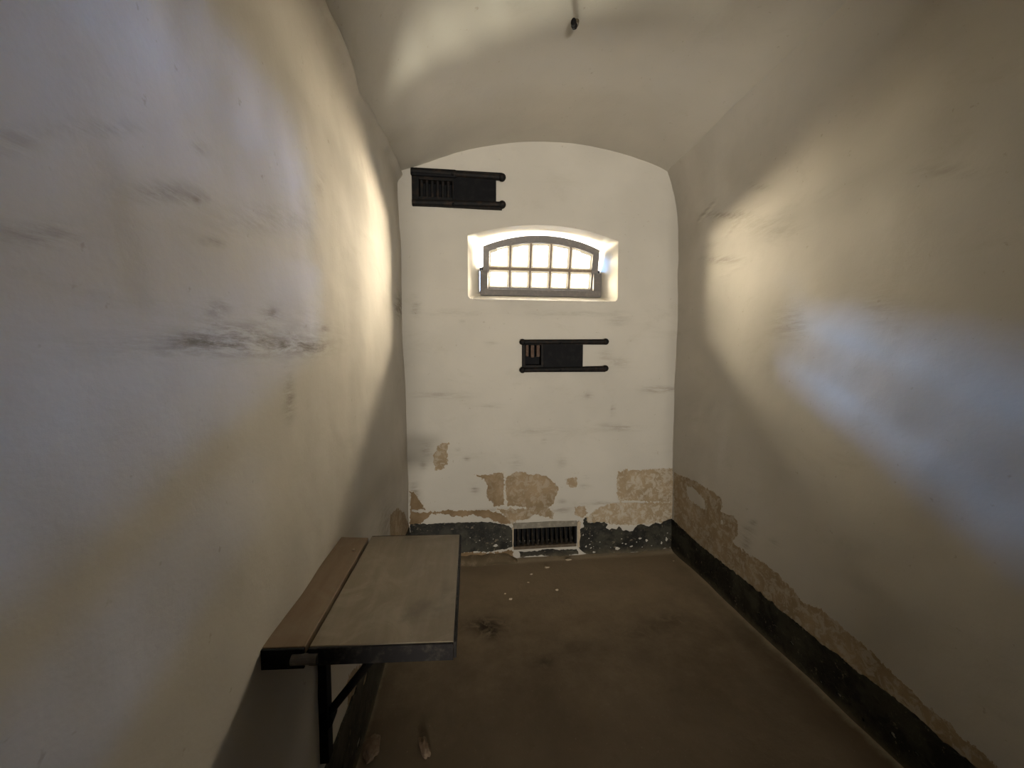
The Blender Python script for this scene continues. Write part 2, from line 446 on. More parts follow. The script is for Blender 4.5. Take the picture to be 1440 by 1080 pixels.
def grid_mesh(name, us, vs, fn, mat, wall=None, ridges=(), flip=False):
    U, V = np.meshgrid(us, vs, indexing='ij')
    UV = np.stack([U.ravel(), V.ravel()], 1)
    co = np.array([fn(u, v) for u, v in UV])
    nu, nv = len(us), len(vs)
    idx = np.arange(nu*nv).reshape(nu, nv)
    a, b, c, d = idx[:-1, :-1].ravel(), idx[1:, :-1].ravel(), idx[1:, 1:].ravel(), idx[:-1, 1:].ravel()
    F = np.stack([a, d, c, b] if flip else [a, b, c, d], 1)
    me = bpy.data.meshes.new(name)
    me.from_pydata(co.tolist(), [], F.tolist())
    for p in me.polygons: p.use_smooth = True
    me.materials.append(mat)
    if wall: wear(me, UV, wall, ridges)
    o = link(bpy.data.objects.new(name, me))
    o['kind'] = 'structure'
    return o

def steps(*segs):
    out = []
    for a, b, h in segs:
        n = max(1, round((b-a)/h))
        out += [a+(b-a)*i/n for i in range(n)]
    out.append(segs[-1][1])
    return np.array(out)

# ---------------------------------------------------------------- room shell
def arc_z(x): return VCZ+math.sqrt(max(.01, VR**2-(x-VCX)**2))

def crease_z(y):
    return 2.445+.165*sstep(1.5, 2.35, y)+.020*fbm(y*2.1, 3, 1)+.007*fbm(y*9, 3, 1)

def off_back(x, z):     # towards the room is negative
    return .007*fbm(x*1.7, 5.1, z*1.7)+.0025*fbm(x*7, 2.2, z*7)

def left_x(y, z):
    zc = crease_z(y)
    lip = (.030+.012*fbm(y*4, 8, 2))*math.exp(-((z-zc+.02)/.03)**2)
    lean = -.012*(z-1.4)
    return XL+lean+.014*fbm(y*1.4, .7, z*1.3)+.004*fbm(y*5, 9.3, z*5)+.010*math.exp(-((y-2.42)/.12)**2)*sstep(.8, 1.6, z)+lip

def right_x(y, z):
    top = max(0, z-2.30)
    return XR+.012*(1 if z < 0 else 0)-.55*top*top-.012*fbm(y*1.3, 4.4, z*1.2)-.004*fbm(y*5, 1.3, z*5)

def vault_z(x, y):
    z = arc_z(x)
    if x < -.17:
        t = min(1, (-.17-x)/(.17+XL*-1-.17+1e-9)) if False else min(1.25, (-.17-x)/(-XL-.17))
        z -= (arc_z(XL)-crease_z(y)-.004)*t**2.2
    return z+.007*fbm(x*1.5, y*1.5, 7)+.002*fbm(x*6, y*6, 3)

floor_us = steps((XL-.08, XR+.08, .03)); floor_vs = steps((YF-.05, D+.06, .03))
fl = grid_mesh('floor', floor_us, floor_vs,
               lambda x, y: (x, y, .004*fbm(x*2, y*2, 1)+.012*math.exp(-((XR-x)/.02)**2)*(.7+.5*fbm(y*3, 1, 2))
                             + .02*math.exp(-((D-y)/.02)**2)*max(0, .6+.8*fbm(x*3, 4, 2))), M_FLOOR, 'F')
UVf = np.array([(u, v) for u in floor_us for v in floor_vs])
edge = np.minimum(np.minimum(np.abs(XR-UVf[:, 0]), np.abs(D-UVf[:, 1])), np.abs(UVf[:, 0]-XL))
at = fl.data.attributes.new('edge', 'FLOAT', 'POINT'); at.data.foreach_set('value', edge.astype(np.float32))

grid_mesh('wall_left', steps((YF-.05, .2, .04), (.2, D+.05, .013)), steps((-.05, 1.0, .015), (1.0, 2.68, .013)),
          lambda y, z: (left_x(y, min(z, crease_z(y)))-(max(0, z-crease_z(y))*.9), y, z), M_WALL, 'L',
          [([(1.5, 1.9), (2.0, 1.96)], .02)])
grid_mesh('wall_right', steps((YF-.05, .4, .04), (.4, D+.05, .012)), steps((-.05, .7, .012), (.7, 2.75, .016)),
          lambda y, z: (right_x(y, z), y, z), M_WALL, 'R',
          [([(2.32, 2.10), (2.12, 2.12), (1.98, 2.19), (1.80, 2.19)], .008),
           ([(2.30, 1.88), (2.12, 1.90), (1.95, 1.93)], .008),
           ([(1.75, 2.27), (1.5, 2.33)], .010), ([(2.38, 2.3), (2.2, 2.36)], .01)], flip=True)
grid_mesh('ceiling', steps((XL-.06, XR+.10, .022)), steps((YF-.05, D+.05, .03)),
          lambda x, y: (x, y, vault_z(x, y)), M_VAULT, 'C', flip=True)

# --- window wall with the splayed opening and the vent recesses cut through it
WC = .528
def arch(x0, x1, zb, zs, zc, n=22, r=.03):
    """closed outline: sill corners rounded, segmental arch on top"""
    pts = []
    for cx, a0 in ((x0+r, math.pi), (x1-r, 1.5*math.pi)):
        for i in range(5):
            t = a0+i*math.pi/8
            pts.append((cx+r*math.cos(t), zb+r+r*math.sin(t)))
    pts += [(x1, zb+(zs-zb)*t) for t in (.35, .7)]
    h = zc-zs; w = (x1-x0)/2; R = (w*w+h*h)/(2*h); cx = (x0+x1)/2; cz = zc-R
    a = math.asin(w/R)
    for i in range(n+1):
        t = a-2*a*i/n
        pts.append((cx+R*math.sin(t), cz+R*math.cos(t)))
    pts += [(x0, zb+(zs-zb)*t) for t in (.7, .35)]
    return pts
RING0 = arch(.008, 1.047, 1.815, 2.232, 2.318)

def cdt(outline, holes, pts):
    vs = [Vector(p) for p in outline]; edges = []; n = len(vs)
    edges += [(i, (i+1) % n) for i in range(n)]
    for h in holes:
        k = len(vs); vs += [Vector(p) for p in h]; m = len(h)
        edges += [(k+i, k+(i+1) % m) for i in range(m)]
    P = np.array(pts); keep = poly_sd(P, outline) > .004
    for h in holes: keep &= poly_sd(P, h) < -.004
    vs += [Vector(p) for p in P[keep]]
    V, E, F, *_ = geometry.delaunay_2d_cdt(vs, edges, [], 1 if False else 0, 1e-6)
    V = np.array([tuple(v) for v in V]); F = [f for f in F]
    C = np.array([V[list(f)].mean(0) for f in F])
    ok = poly_sd(C, outline) > 0
    for h in holes: ok &= poly_sd(C, h) < 0
    return V, [f for f, k in zip(F, ok) if k]

def rect(x0, x1, z0, z1, n=6):
    return ([(x0+(x1-x0)*i/n, z0) for i in range(n)]+[(x1, z0+(z1-z0)*i/3) for i in range(3)]
            + [(x1-(x1-x0)*i/n, z1) for i in range(n)]+[(x0, z1-(z1-z0)*i/3) for i in range(3)])
HOLES = [rect(.392, .505, 1.372, 1.512), rect(-.305, -.085, 2.462, 2.572), rect(.322, .764, .092, .226)]
rng = np.random.default_rng(3)
gp = [(x, z) for x in np.arange(XL-.04, XR+.06, .009) for z in np.arange(-.03, .78, .009)]
gp += [(x, z) for x in np.arange(XL-.04, XR+.06, .018) for z in np.arange(.785, 2.95, .018)]
gp = np.array(gp)+rng.uniform(-.0015, .0015, (len(gp), 2))
outl = [(XL-.06, -.05), (XR+.08, -.05), (XR+.08, 2.70)]+[(x, arc_z(x)+.05) for x in np.linspace(XR+.07, XL-.05, 30)]+[(XL-.06, 2.6)]
V, F = cdt(outl, [RING0]+HOLES, gp)
co = [(x, D+off_back(x, z), z) for x, z in V]
UVb = [tuple(v) for v in V]
faces = [tuple(f) for f in F]
def add_ring_tunnel(rings):
    """rings: list of equal-length lists of 3-D points, skinned in order"""
    base = len(co)
    for r in rings:
        for p in r: co.append(p); UVb.append((p[0], p[2]))
    n = len(rings[0])
    for k in range(len(rings)-1):
        for i in range(n):
            j = (i+1) % n
            faces.append((base+k*n+i, base+k*n+j, base+(k+1)*n+j, base+(k+1)*n+i))
R0 = [(x, D+off_back(x, z), z) for x, z in RING0]
R1 = [(x, D+.012, z) for x, z in arch(.014, 1.041, 1.820, 2.228, 2.313)]
R2 = [(x, D+.10, z) for x, z in arch(.050, 1.012, 1.846, 2.230, 2.316)]
R3 = [(x, D+.17, z) for x, z in arch(.092, .984, 1.872, 2.232, 2.318)]
R4 = [(x, D+.30, z) for x, z in arch(.092, .984, 1.872, 2.24, 2.326)]
R5 = [(x, D+DEPTH, z) for x, z in arch(.06, 1.016, 1.865, 2.30, 2.39)]
nf0 = len(faces)
add_ring_tunnel([R0, R1, R2, R3, R4, R5])
NREV = (nf0, len(faces))
for h, dep in zip(HOLES, (.06, .06, .09)):
    A = [(x, D+off_back(x, z), z) for x, z in h]
    B = [(x, D+dep, z) for x, z in h]
    add_ring_tunnel([A, B])
    b0 = len(co)-len(h)
    faces.append(tuple(range(b0, len(co))))
me = bpy.data.meshes.new('wall_back'); me.from_pydata(co, [], faces)
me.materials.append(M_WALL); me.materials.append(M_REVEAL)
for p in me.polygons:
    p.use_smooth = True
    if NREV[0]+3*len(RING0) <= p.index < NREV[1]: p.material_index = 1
wear(me, UVb, 'B')
wb = link(bpy.data.objects.new('wall_back', me)); wb['kind'] = 'structure'
for poly in me.polygons:
    if len(poly.vertices) > 4: poly.use_smooth = False

# --- door wall behind the photographer: doorway and open passage beyond
bm = bmesh.new()
DX0, DX1, DZ = 0, 1.10, 2.05
box(bm, (XL-.1, YF-.30, -.05), (DX0, YF, 2.95)); box(bm, (DX1, YF-.30, -.05), (XR+.1, YF, 2.95)); box(bm, (DX0, YF-.30, DZ), (DX1, YF, 2.95))
M_DARKWALL = metal_paint('dark_passage_paint', (.10, .095, .085), (.16, .15, .13), .8, .1, 6)
o = mesh_obj('wall_front', bm, M_DARKWALL); o['kind'] = 'structure'
bm = bmesh.new()   # passage outside the cell
PX0, PX1, PY = -1.6, 2.6, -3.4
box(bm, (PX0-.1, PY-.1, -.05), (PX1+.1, PY, 2.9)); box(bm, (PX0-.1, PY, -.05), (PX0, YF-.3, 2.9)); box(bm, (PX1, PY, -.05), (PX1+.1, YF-.3, 2.9))
box(bm, (PX0, YF-.4, -.05), (XL-.08, YF-.3, 2.9)); box(bm, (XR+.08, YF-.4, -.05), (PX1, YF-.3, 2.9))
o = mesh_obj('wall_passage', bm, M_DARKWALL); o['kind'] = 'structure'
bm = bmesh.new(); box(bm, (PX0, PY, -.08), (PX1, YF-.02, -.012)); o = mesh_obj('floor_passage', bm, M_FLOOR); o['kind'] = 'structure'
bm = bmesh.new(); box(bm, (PX0, PY, 2.88), (PX1, YF-.02, 2.96)); o = mesh_obj('ceiling_passage', bm, M_DARKWALL); o['kind'] = 'structure'

# ---------------------------------------------------------------- skirting bands of black tar
def ragged(poly, amp=.007, h=.006, seed=0):
    out = []
    n = len(poly)
    for i in range(n):
        a, b = Vector(poly[i]), Vector(poly[(i+1) % n])
        m = max(1, int((b-a).length/h)); nrm = (b-a).orthogonal().normalized()
        for k in range(m):
            p = a.lerp(b, k/m)
            out.append(tuple(p+nrm*amp*fbm(p.x*38+seed, p.y*38, seed, 5)))
    return out

def band(name, polys, to3d, holes=(), th=.004, mat=M_TAR, sp=.014):
    """thin coat with a torn outline, following the wall behind it"""
    verts, fcs = [], []
    for poly in polys:
        pl = ragged(poly)
        A = np.array(pl); lo, hi = A.min(0), A.max(0)
        pts = np.array([(u, v) for u in np.arange(lo[0], hi[0], sp) for v in np.arange(lo[1], hi[1], sp)])
        hs = [h for h in holes if poly_sd(np.array(h), pl).min() > .003]
        Vp, Fp = cdt(pl, hs, pts)
        k = len(verts)
        verts += [to3d(u, v) for u, v in Vp]
        fcs += [tuple(k+i for i in f) for f in Fp]
    me = bpy.data.meshes.new(name); me.from_pydata(verts, [], fcs); me.materials.append(mat)
    o = link(bpy.data.objects.new(name, me)); o['kind'] = 'structure'
    s = o.modifiers.new('coat', 'SOLIDIFY'); s.thickness = th; s.offset = 0
    return o

def chip_hole(cx, cz, rx, rz, i):
    return [(cx+rx*(1+.35*math.sin(3*t+i))*math.cos(t), cz+rz*(1+.3*math.cos(2*t+i))*math.sin(t))
            for t in [2*math.pi*k/9 for k in range(9)]]
rc = random.Random(11)
CHIPS += [(rc.uniform(.82, 1.47), rc.triangular(.03, .16, .04), rc.uniform(.006, .016), rc.uniform(.005, .013)) for _ in range(26)]
CHIPS += [(rc.uniform(.0, .30), rc.triangular(.09, .2, .095), rc.uniform(.006, .016), rc.uniform(.005, .01)) for _ in range(12)]
kept = []
for c in CHIPS:      # chips never touch one another
    if all(abs(c[0]-k[0]) > (c[2]+k[2])*.8 or abs(c[1]-k[1]) > (c[3]+k[3])*.8 for k in kept): kept.append(c)
CHIPS = kept
CH = [chip_hole(cx, cz, rx*.5, rz*.5, i) for i, (cx, cz, rx, rz) in enumerate(CHIPS)]
band('baseboard_back', [BAND_LEFT, BAND_RIGHT, BAND_UNDER, BAND_FLAKE],
     lambda x, z: (x, D+off_back(x, z)-.003, z), CH)
tp = [(y, .205+.014*fbm(y*4, 2, 8)+.010*fbm(y*14, 2, 8)+.035*sstep(2.3, 2.6, y)) for y in np.arange(YF, D+.01, .03)]
SC_ = [chip_hole(rc.uniform(1.0, 2.55), rc.triangular(.03, .17, .05), rc.uniform(.004, .012), rc.uniform(.003, .008), i) for i in range(24)]
SC_ = [h for i, h in enumerate(SC_) if all(math.dist(h[0], k[0]) > .06 for k in SC_[:i])]
band('baseboard_right', [[(D+.01, -.01), (YF, -.01)]+tp], lambda y, z: (right_x(y, z)-.004-.02*max(0, .05-z), y, z), SC_, th=.006, sp=.02)
tp = [(y, .275+.014*fbm(y*4, 6, 8)+.012*fbm(y*14, 3, 8)) for y in np.arange(YF, D+.01, .03)]
SC_ = [chip_hole(rc.uniform(1.15, 2.5), rc.uniform(.04, .22), rc.uniform(.012, .035), rc.uniform(.008, .022), i) for i in range(26)]
SC_ = [h for i, h in enumerate(SC_) if all(math.dist(h[0], k[0]) > .09 for k in SC_[:i])]
band('baseboard_left', [[(D+.01, -.01), (YF, -.01)]+tp], lambda y, z: (left_x(y, z)+.004+.02*max(0, .05-z), y, z), SC_, th=.006, sp=.02)

# mortar bed under the left half of the window wall
bm = bmesh.new()
N = 60
prev = None
for i in range(N+1):
    x = XL+(.34-XL)*i/N
    h = (.045+.02*fbm(x*9, 1, 5))*sstep(.36, .25, x)+.006; d = .045+.02*fbm(x*7, 3, 9)
    pr = [bm.verts.new(p) for p in ((x, D-d, -.002), (x, D-d*.55, h*.55+.003*fbm(x*40, 1, 1)), (x, D-.004, h), (x, D+.02, h), (x, D+.02, -.002))]
    if prev:
        for k in range(5): bm.faces.new((prev[k], prev[(k+1) % 5], pr[(k+1) % 5], pr[k]))
    prev = pr
o = mesh_obj('trim_1', bm, metal_paint('brown_mortar', (.10, .075, .045), (.17, .13, .085), .9, .1, 18, .6), smooth=True); o['kind'] = 'structure'

# ---------------------------------------------------------------- the window
win = thing('window_1', (WC, D+.18, 1.875), kind='structure')
YS = D+.185
def seg_arch(x0, x1, zs, zc, n=20):
    h = zc-zs; w = (x1-x0)/2; R = (w*w+h*h)/(2*h); cx = (x0+x1)/2; cz = zc-R
    a = math.asin(min(1, w/R))
    return [(cx+R*math.sin(-a+2*a*i/n), cz+R*math.cos(-a+2*a*i/n)) for i in range(n+1)]
# fixed frame: bottom rail and the two stub cheeks that hold the pivots
bm = bmesh.new(); box(bm, (.094, D+.150, 1.868), (.984, D+.195, 1.915))
mesh_obj('window_frame', bm, M_SASH, win, bevel=.003)
for x0, x1 in ((.094, .150), (.925, .986)):
    bm = bmesh.new(); box(bm, (x0, D+.155, 1.90), (x1, D+.19, 2.045))
    mesh_obj('frame_cheek', bm, M_SASH, win, bevel=.004)
# hopper sash, leaning a little into the cell at the top
def lean(p):
    x, y, z = p; return (x, y-.22*(z-1.91), z)
sx0, sx1 = .116, .962
outer = seg_arch(sx0, sx1, 2.205, 2.288); inner = seg_arch(sx0+.045, sx1-.050, 2.178, 2.238)
bm = bmesh.new()
ring_o = [(sx0, 1.905)]+outer+[(sx1, 1.905)]; ring_i = [(sx0+.045, 1.935)]+inner+[(sx1-.050, 1.935)]
y0, y1 = YS+.012, YS+.052
vo = [[bm.verts.new(lean((x, y, z))) for x, z in r] for r in (ring_o, ring_i) for y in (y0, y1)]
n = len(ring_o)
for i in range(n):
    j = (i+1) % n
    bm.faces.new((vo[0][i], vo[0][j], vo[2][j], vo[2][i])); bm.faces.new((vo[1][i], vo[3][i], vo[3][j], vo[1][j]))
    bm.faces.new((vo[0][i], vo[1][i], vo[1][j], vo[0][j])); bm.faces.new((vo[2][i], vo[2][j], vo[3][j], vo[3][i]))
sash = mesh_obj('sash', bm, M_SASH, win, bevel=.003)
zi0, xi0, xi1 = 1.935, sx0+.045, sx1-.050
def top_z(x):
    h = 2.238-2.178; w = (xi1-xi0)/2; R = (w*w+h*h)/(2*h); return 2.238-R+math.sqrt(R*R-(x-(xi0+xi1)/2)**2)
cols = [xi0, .310, .457, .604, .748, xi1]
ZT = 2.062
for x in cols[1:-1]:
    bm = bmesh.new(); vs = box(bm, (x-.0065, y0+.004, zi0-.005), (x+.0065, y1-.004, top_z(x)+.006))
    for v in vs: v.co = lean(v.co)
    mesh_obj('glazing_bar', bm, M_BAR, win, bevel=.002)
bm = bmesh.new(); vs = box(bm, (xi0-.004, y0+.006, ZT-.010), (xi1+.004, y1-.006, ZT+.010))
for v in vs: v.co = lean(v.co)
mesh_obj('glazing_bar', bm, M_BAR, win, bevel=.002)
for k in range(5):
    a, b = cols[k]+(.0075 if k else 0), cols[k+1]-(.0075 if k < 4 else 0)
    for row in (0, 1):
        zb, zt = (zi0, ZT-.010) if row == 0 else (ZT+.010, None)
        tops = [(a, zt), (b, zt)] if zt else [(a+(b-a)*i/6, top_z(a+(b-a)*i/6)) for i in range(7)]
        loop = [(a, zb)]+tops+[(b, zb)]
        bm = bmesh.new()
        prism(bm, [lean((x, y0+.022, z)) for x, z in loop], (0, .004, 0))
        pane = mesh_obj('window_pane', bm, M_GLASS, win)
        # putty fillet round the pane
        cx = sum(p[0] for p in loop)/len(loop); cz = sum(p[1] for p in loop)/len(loop)
        bm = bmesh.new(); m = len(loop)
        def inset(p, d): return (p[0]+(d if p[0] < cx else -d), p[1]+(d if p[1] < cz else -d))
        A = [bm.verts.new(lean((x, y0+.012, z))) for x, z in loop]
        B = [bm.verts.new(lean((*(lambda q: (q[0], y0+.021, q[1]))(inset(p, .013)),))) for p in loop]
        Cc = [bm.verts.new(lean((x, y0+.0215, z))) for x, z in loop]
        for i in range(m):
            j = (i+1) % m
            bm.faces.new((A[i], A[j], B[j], B[i])); bm.faces.new((B[i], B[j], Cc[j], Cc[i])); bm.faces.new((Cc[i], Cc[j], A[j], A[i]))
        mesh_obj('putty', bm, M_PUTTY, pane)
        bpy.data.objects[pane.name].children[0].location = (0, 0, 0)
for x, s in ((.108, 1), (.968, -1)):
    bm = bmesh.new(); tube(bm, (x-.02, YS+.022, 2.062), (x+.02, YS+.022, 2.062), .014)
    ball(bm, (x+.012*s, YS+.005, 2.062), .016)
    mesh_obj('pivot', bm, M_IRON, win, smooth=True)

# ---------------------------------------------------------------- sliding iron ventilators
def ventilator(loc, label, rails, plate, frame, slats, slat_mat, cap=None, left_balls=True):
    t = thing('sliding_ventilator', loc, label, 'vent', 'sliding iron ventilators on the window wall')
    Y0 = D-.004
    for (xa, za), (xb, zb), r in rails:
        bm = bmesh.new()
        tube(bm, (xa, Y0-.016, za), (xb, Y0-.016, zb), r, 14)
        mid = (xa*.55+xb*.45)
        ball(bm, (xb, Y0-.018, zb), r*1.35, (1, 1, 1))
        if left_balls: ball(bm, (xa, Y0-.018, za), r*1.3)
        box(bm, (xa, Y0-.02, za-r*.9), (xb, Y0+.02, za+r*.9), None)
        rl = mesh_obj('rail', bm, M_IRON_RIM, t, smooth=True)
        b = rl.modifiers.new('edges', 'EDGE_SPLIT'); b.split_angle = math.radians(50)
        bm = bmesh.new(); zz = za*.45+zb*.55
        ball(bm, (mid, Y0-.03, zz-r*.5), .008); sc = mesh_obj('screw', bm, M_IRON, rl, smooth=True); sc.location = (0, 0, 0)
    x0, x1, z0, z1 = plate
    bm = bmesh.new(); box(bm, (x0, Y0-.018, z0), (x1, Y0-.006, z1)); mesh_obj('sliding_plate', bm, M_IRON, t, bevel=.002)
    x0, x1, z0, z1, w = frame
    bm = bmesh.new()
    box(bm, (x0-w, Y0-.012, z0-w), (x0, Y0+.058, z1+w)); box(bm, (x1, Y0-.012, z0-w), (x1+w, Y0+.058, z1+w))
    box(bm, (x0, Y0-.011, z1), (x1, Y0+.058, z1+w)); box(bm, (x0, Y0-.011, z0-w), (x1, Y0+.058, z0))
    mesh_obj('grille_frame', bm, M_IRON_RIM, t, bevel=.002)
    bm = bmesh.new(); box(bm, (x0, Y0+.050, z0), (x1, Y0+.056, z1)); mesh_obj('back_plate', bm, M_IRON, t)
    for sx, sw, zlo in slats:
        bm = bmesh.new(); box(bm, (sx-sw/2, Y0-.004, zlo), (sx+sw/2, Y0+.014, z1))
        mesh_obj('slat', bm, slat_mat, t, bevel=.003)
    if cap:
        bm = bmesh.new(); box(bm, cap[0], cap[1]); mesh_obj('cap', bm, M_IRON, t, bevel=.012)
    return t
ventilator((-.05, D, 2.42), 'black iron sliding ventilator under the vault, above and left of the window',
           [((-.350, 2.618), (.236, 2.606), .019), ((-.345, 2.420), (.236, 2.432), .019)],
           (-.08, .197, 2.435, 2.60), (-.302, -.088, 2.464, 2.570, .045),
           [(-.285+.034*i, .017, 2.464) for i in range(7)], M_IRON_RIM,
           ((-.352, D-.034, 2.585), (-.058, D-.010, 2.638)), False)
ventilator((.66, D, 1.33), 'black iron sliding ventilator below the window with brown slats showing',
           [((.374, 1.530), (.958, 1.536), .0165), ((.374, 1.340), (.958, 1.350), .0165)],
           (.520, .796, 1.352, 1.525), (.394, .503, 1.374, 1.510, .022),
           [(.408, .018, 1.434), (.4445, .023, 1.426), (.4845, .023, 1.430)], M_RUST)

# ---------------------------------------------------------------- grille at floor level
t = thing('floor_grille', (.543, D, .06), 'dark slotted iron grille at floor level in the black skirting under the window', 'vent')
bm = bmesh.new()
M_LINTEL = metal_paint('grey_lintel', (.17, .155, .125), (.27, .245, .2), .85, .15, 25)
prism(bm, [(.314, D-.012, .228), (.772, D-.012, .226), (.772, D-.006, .262), (.60, D-.006, .268), (.314, D-.006, .266)], (0, .03, 0))
mesh_obj('lintel', bm, M_LINTEL, t, bevel=.003)
bm = bmesh.new(); box(bm, (.316, D-.012, .078), (.768, D+.03, .10)); mesh_obj('grille_sill', bm, metal_paint('dusty_sill', (.09,.07,.05), (.15,.12,.085), .85, .15), t, bevel=.003)
for x0, x1 in ((.314, .334), (.752, .770)):
    bm = bmesh.new(); box(bm, (x0, D-.010, .10), (x1, D+.03, .228)); mesh_obj('grille_jamb', bm, M_IRON, t, bevel=.002)
M_BARS = metal_paint('dull_grille_bar', (.012, .010, .008), (.040, .032, .024), .8, .1, 40)
for i in range(12):
    x = .352+i*.0345
    bm = bmesh.new(); prism(bm, [(x-.009, D+.004, .10), (x+.009, D+.004, .10), (x+.005, D+.062, .226), (x-.005, D+.062, .226)], (0, .012, 0))
    mesh_obj('grille_bar', bm, M_BARS, t)
bm = bmesh.new(); box(bm, (.334, D+.078, .10), (.752, D+.084, .226)); mesh_obj('back_plate', bm, M_IRON, t)
for nm, pl in (('left', [(.306, .235), (.316, .240), (.3155, .20), (.318, .17), (.312, .12), (.316, .085), (.309, .08), (.306, .13)]),
               ('right', [(.773, .25), (.785, .262), (.800, .25), (.792, .20), (.797, .15), (.789, .11), (.792, .07), (.777, .068), (.775, .15)])):
    bm = bmesh.new(); prism(bm, [(x, D-.009, z) for x, z in pl], (0, .02, 0)); mesh_obj('mortar_edge', bm, M_FLAKE, t)

# ---------------------------------------------------------------- folding wall table
ZT_ = .828
t = thing('wall_table', (-.22, 1.02, .30), 'dark wooden flap table on an iron bracket fixed to the left wall', 'table')
def slab(bm, corners, z0, z1):
    prism(bm, [(x, y, z0) for x, y in corners], (0, 0, z1-z0))
ws = [(-.418, .788), (-.3275, .782), (-.3225, 1.262), (-.412, 1.278)]
tb = [(-.3190, .781), (-.032, .762), (-.029, 1.252), (-.3140, 1.270)]
bm = bmesh.new(); slab(bm, ws, ZT_-.018, ZT_); mesh_obj('wall_board', bm, M_STRIP, t, bevel=.002)
bm = bmesh.new(); slab(bm, tb, ZT_-.018, ZT_); mesh_obj('tabletop', bm, M_TOP, t, bevel=.002)
bm = bmesh.new(); box(bm, (-.36, .81, ZT_-.040), (-.28, 1.24, ZT_-.0185)); mesh_obj('gap_backing', bm, M_IRON, t)  # black strip added beneath the board gap to keep it dark
bm = bmesh.new()   # iron edging below the boards
def edge_bar(p, q, w=.006, z0=ZT_-.036, z1=ZT_-.0012):
    p, q = Vector((*p, 0)), Vector((*q, 0)); d = (q-p).normalized(); nn = Vector((d.y, -d.x, 0))*w
    prism(bm, [(a.x, a.y, z0) for a in (p, q, q+nn, p+nn)], (0, 0, z1-z0))
edge_bar((-.420, .788), (-.328, .782), z0=ZT_-.042)
mesh_obj('wall_board_edging', bm, M_IRON, t, bevel=.001)
bm = bmesh.new()
edge_bar(tb[0], tb[1]); edge_bar(tb[1], tb[2]); edge_bar(tb[2], tb[3])
mesh_obj('tabletop_edging', bm, metal_paint('worn_edging', (.009, .008, .008), (.035, .03, .024), .7, .12, 40), t, bevel=.001)
bm = bmesh.new(); tube(bm, (-.350, .775, ZT_-.020), (-.300, .772, ZT_-.020), .010)
mesh_obj('hinge_knuckle', bm, M_SASH, t, smooth=False)
bm = bmesh.new()
c0 = Vector((-.238, .79, ZT_-.036))
prism(bm, [(c0.x+.037*math.cos(math.pi+math.pi*i/14), c0.y, c0.z+.014*math.sin(math.pi+math.pi*i/14)) for i in range(15)], (0, .012, 0))
mesh_obj('lug', bm, M_IRON, t)
bm = bmesh.new(); box(bm, (-.413, 1.03, .31), (-.380, 1.066, ZT_-.018)); mesh_obj('wall_post', bm, M_IRON, t, bevel=.002)
bm = bmesh.new(); box(bm, (-.382, 1.033, ZT_-.040), (-.06, 1.063, ZT_-.018)); mesh_obj('support_rail', bm, M_IRON, t, bevel=.002)
bm = bmesh.new(); tube(bm, (-.388, 1.048, .432), (-.09, 1.048, ZT_-.03), .011); mesh_obj('strut', bm, M_IRON_RIM, t, smooth=True)
bm = bmesh.new(); tube(bm, (-.39, 1.03, .43), (-.39, 1.066, .43), .024); mesh_obj('pivot', bm, M_IRON, t)

# ---------------------------------------------------------------- small things
t = thing('ceiling_hook', (.469, 1.70, 2.85), 'small dark rusty iron hook hanging from the vault', 'hook')
bm = bmesh.new(); tube(bm, (.474, 1.70, 2.875), (.474, 1.70, 2.846), .017, 14, .013); mesh_obj('plug', bm, metal_paint('rust_plug', (.10, .075, .045), (.2, .16, .10)), t)
bm = bmesh.new()
pr = None
pts = [(.472, 1.70, 2.852), (.470, 1.695, 2.836), (.463, 1.685, 2.826), (.458, 1.675, 2.822), (.455, 1.664, 2.826)]
for a, b in zip(pts, pts[1:]): tube(bm, a, b, .009, 10)
for p in pts[1:-1]: ball(bm, p, .0105)
ball(bm, pts[-1], .0115, (1, 1.2, 1.3))
mesh_obj('hook_shank', bm, M_IRON_RIM, t, smooth=True)

def fragment(loc, size, mat, label, cat, seed, group=None, rz=0):
    bm = bmesh.new(); bmesh.ops.create_icosphere(bm, subdivisions=3, radius=1)
    for v in bm.verts:
        d = 1+.35*fbm(v.co.x*1.3+seed, v.co.y*1.3, v.co.z*1.3)
        v.co = Vector((v.co.x*size[0]*d, v.co.y*size[1]*d, max(-.5, v.co.z)*size[2]*d))
    bmesh.ops.rotate(bm, verts=bm.verts, matrix=Matrix.Rotation(rz, 3, 'Z'))
    zmin = min(v.co.z for v in bm.verts)
    for v in bm.verts: v.co.z -= zmin
    me_o = mesh_obj('plaster_fragment', bm, mat)
    me_o.location = loc; me_o['label'] = label; me_o['category'] = cat
    if group: me_o['group'] = group
    return me_o
def fz(x, y): return .004*fbm(x*2, y*2, 1)-.001
def frag(x, y, *a, **k): return fragment((x, y, fz(x, y)), *a, **k)
frag(-.163, 1.337, (.017, .042, .012), M_PEBBLE, 'pinkish brown splinter lying alone on the floor in front of the table', 'debris', 3, rz=.35)
frag(.245, 2.175, (0.0099, 0.0074, 0.0050), M_FLAKE, 'pale plaster crumb on the floor behind the dark stain', 'debris', 5)
frag(.218, 2.23, (0.0050, 0.0037, 0.0031), M_FLAKE, 'tiny pale speck just left of and behind the crumb by the dark stain', 'debris', 6)
frag(.536, 2.226, (0.0093, 0.0062, 0.0050), M_FLAKE, 'pale plaster crumb in the middle of the floor facing the grille', 'debris', 8)
frag(.529, 2.49, (0.0174, 0.0099, 0.0050), M_FLAKE, 'largest pale plaster crumb close under the floor grille', 'debris', 9)
frag(.41, 2.42, (0.0087, 0.0056, 0.0037), M_FLAKE, 'pale plaster flake left of the largest crumb under the grille', 'debris', 10)
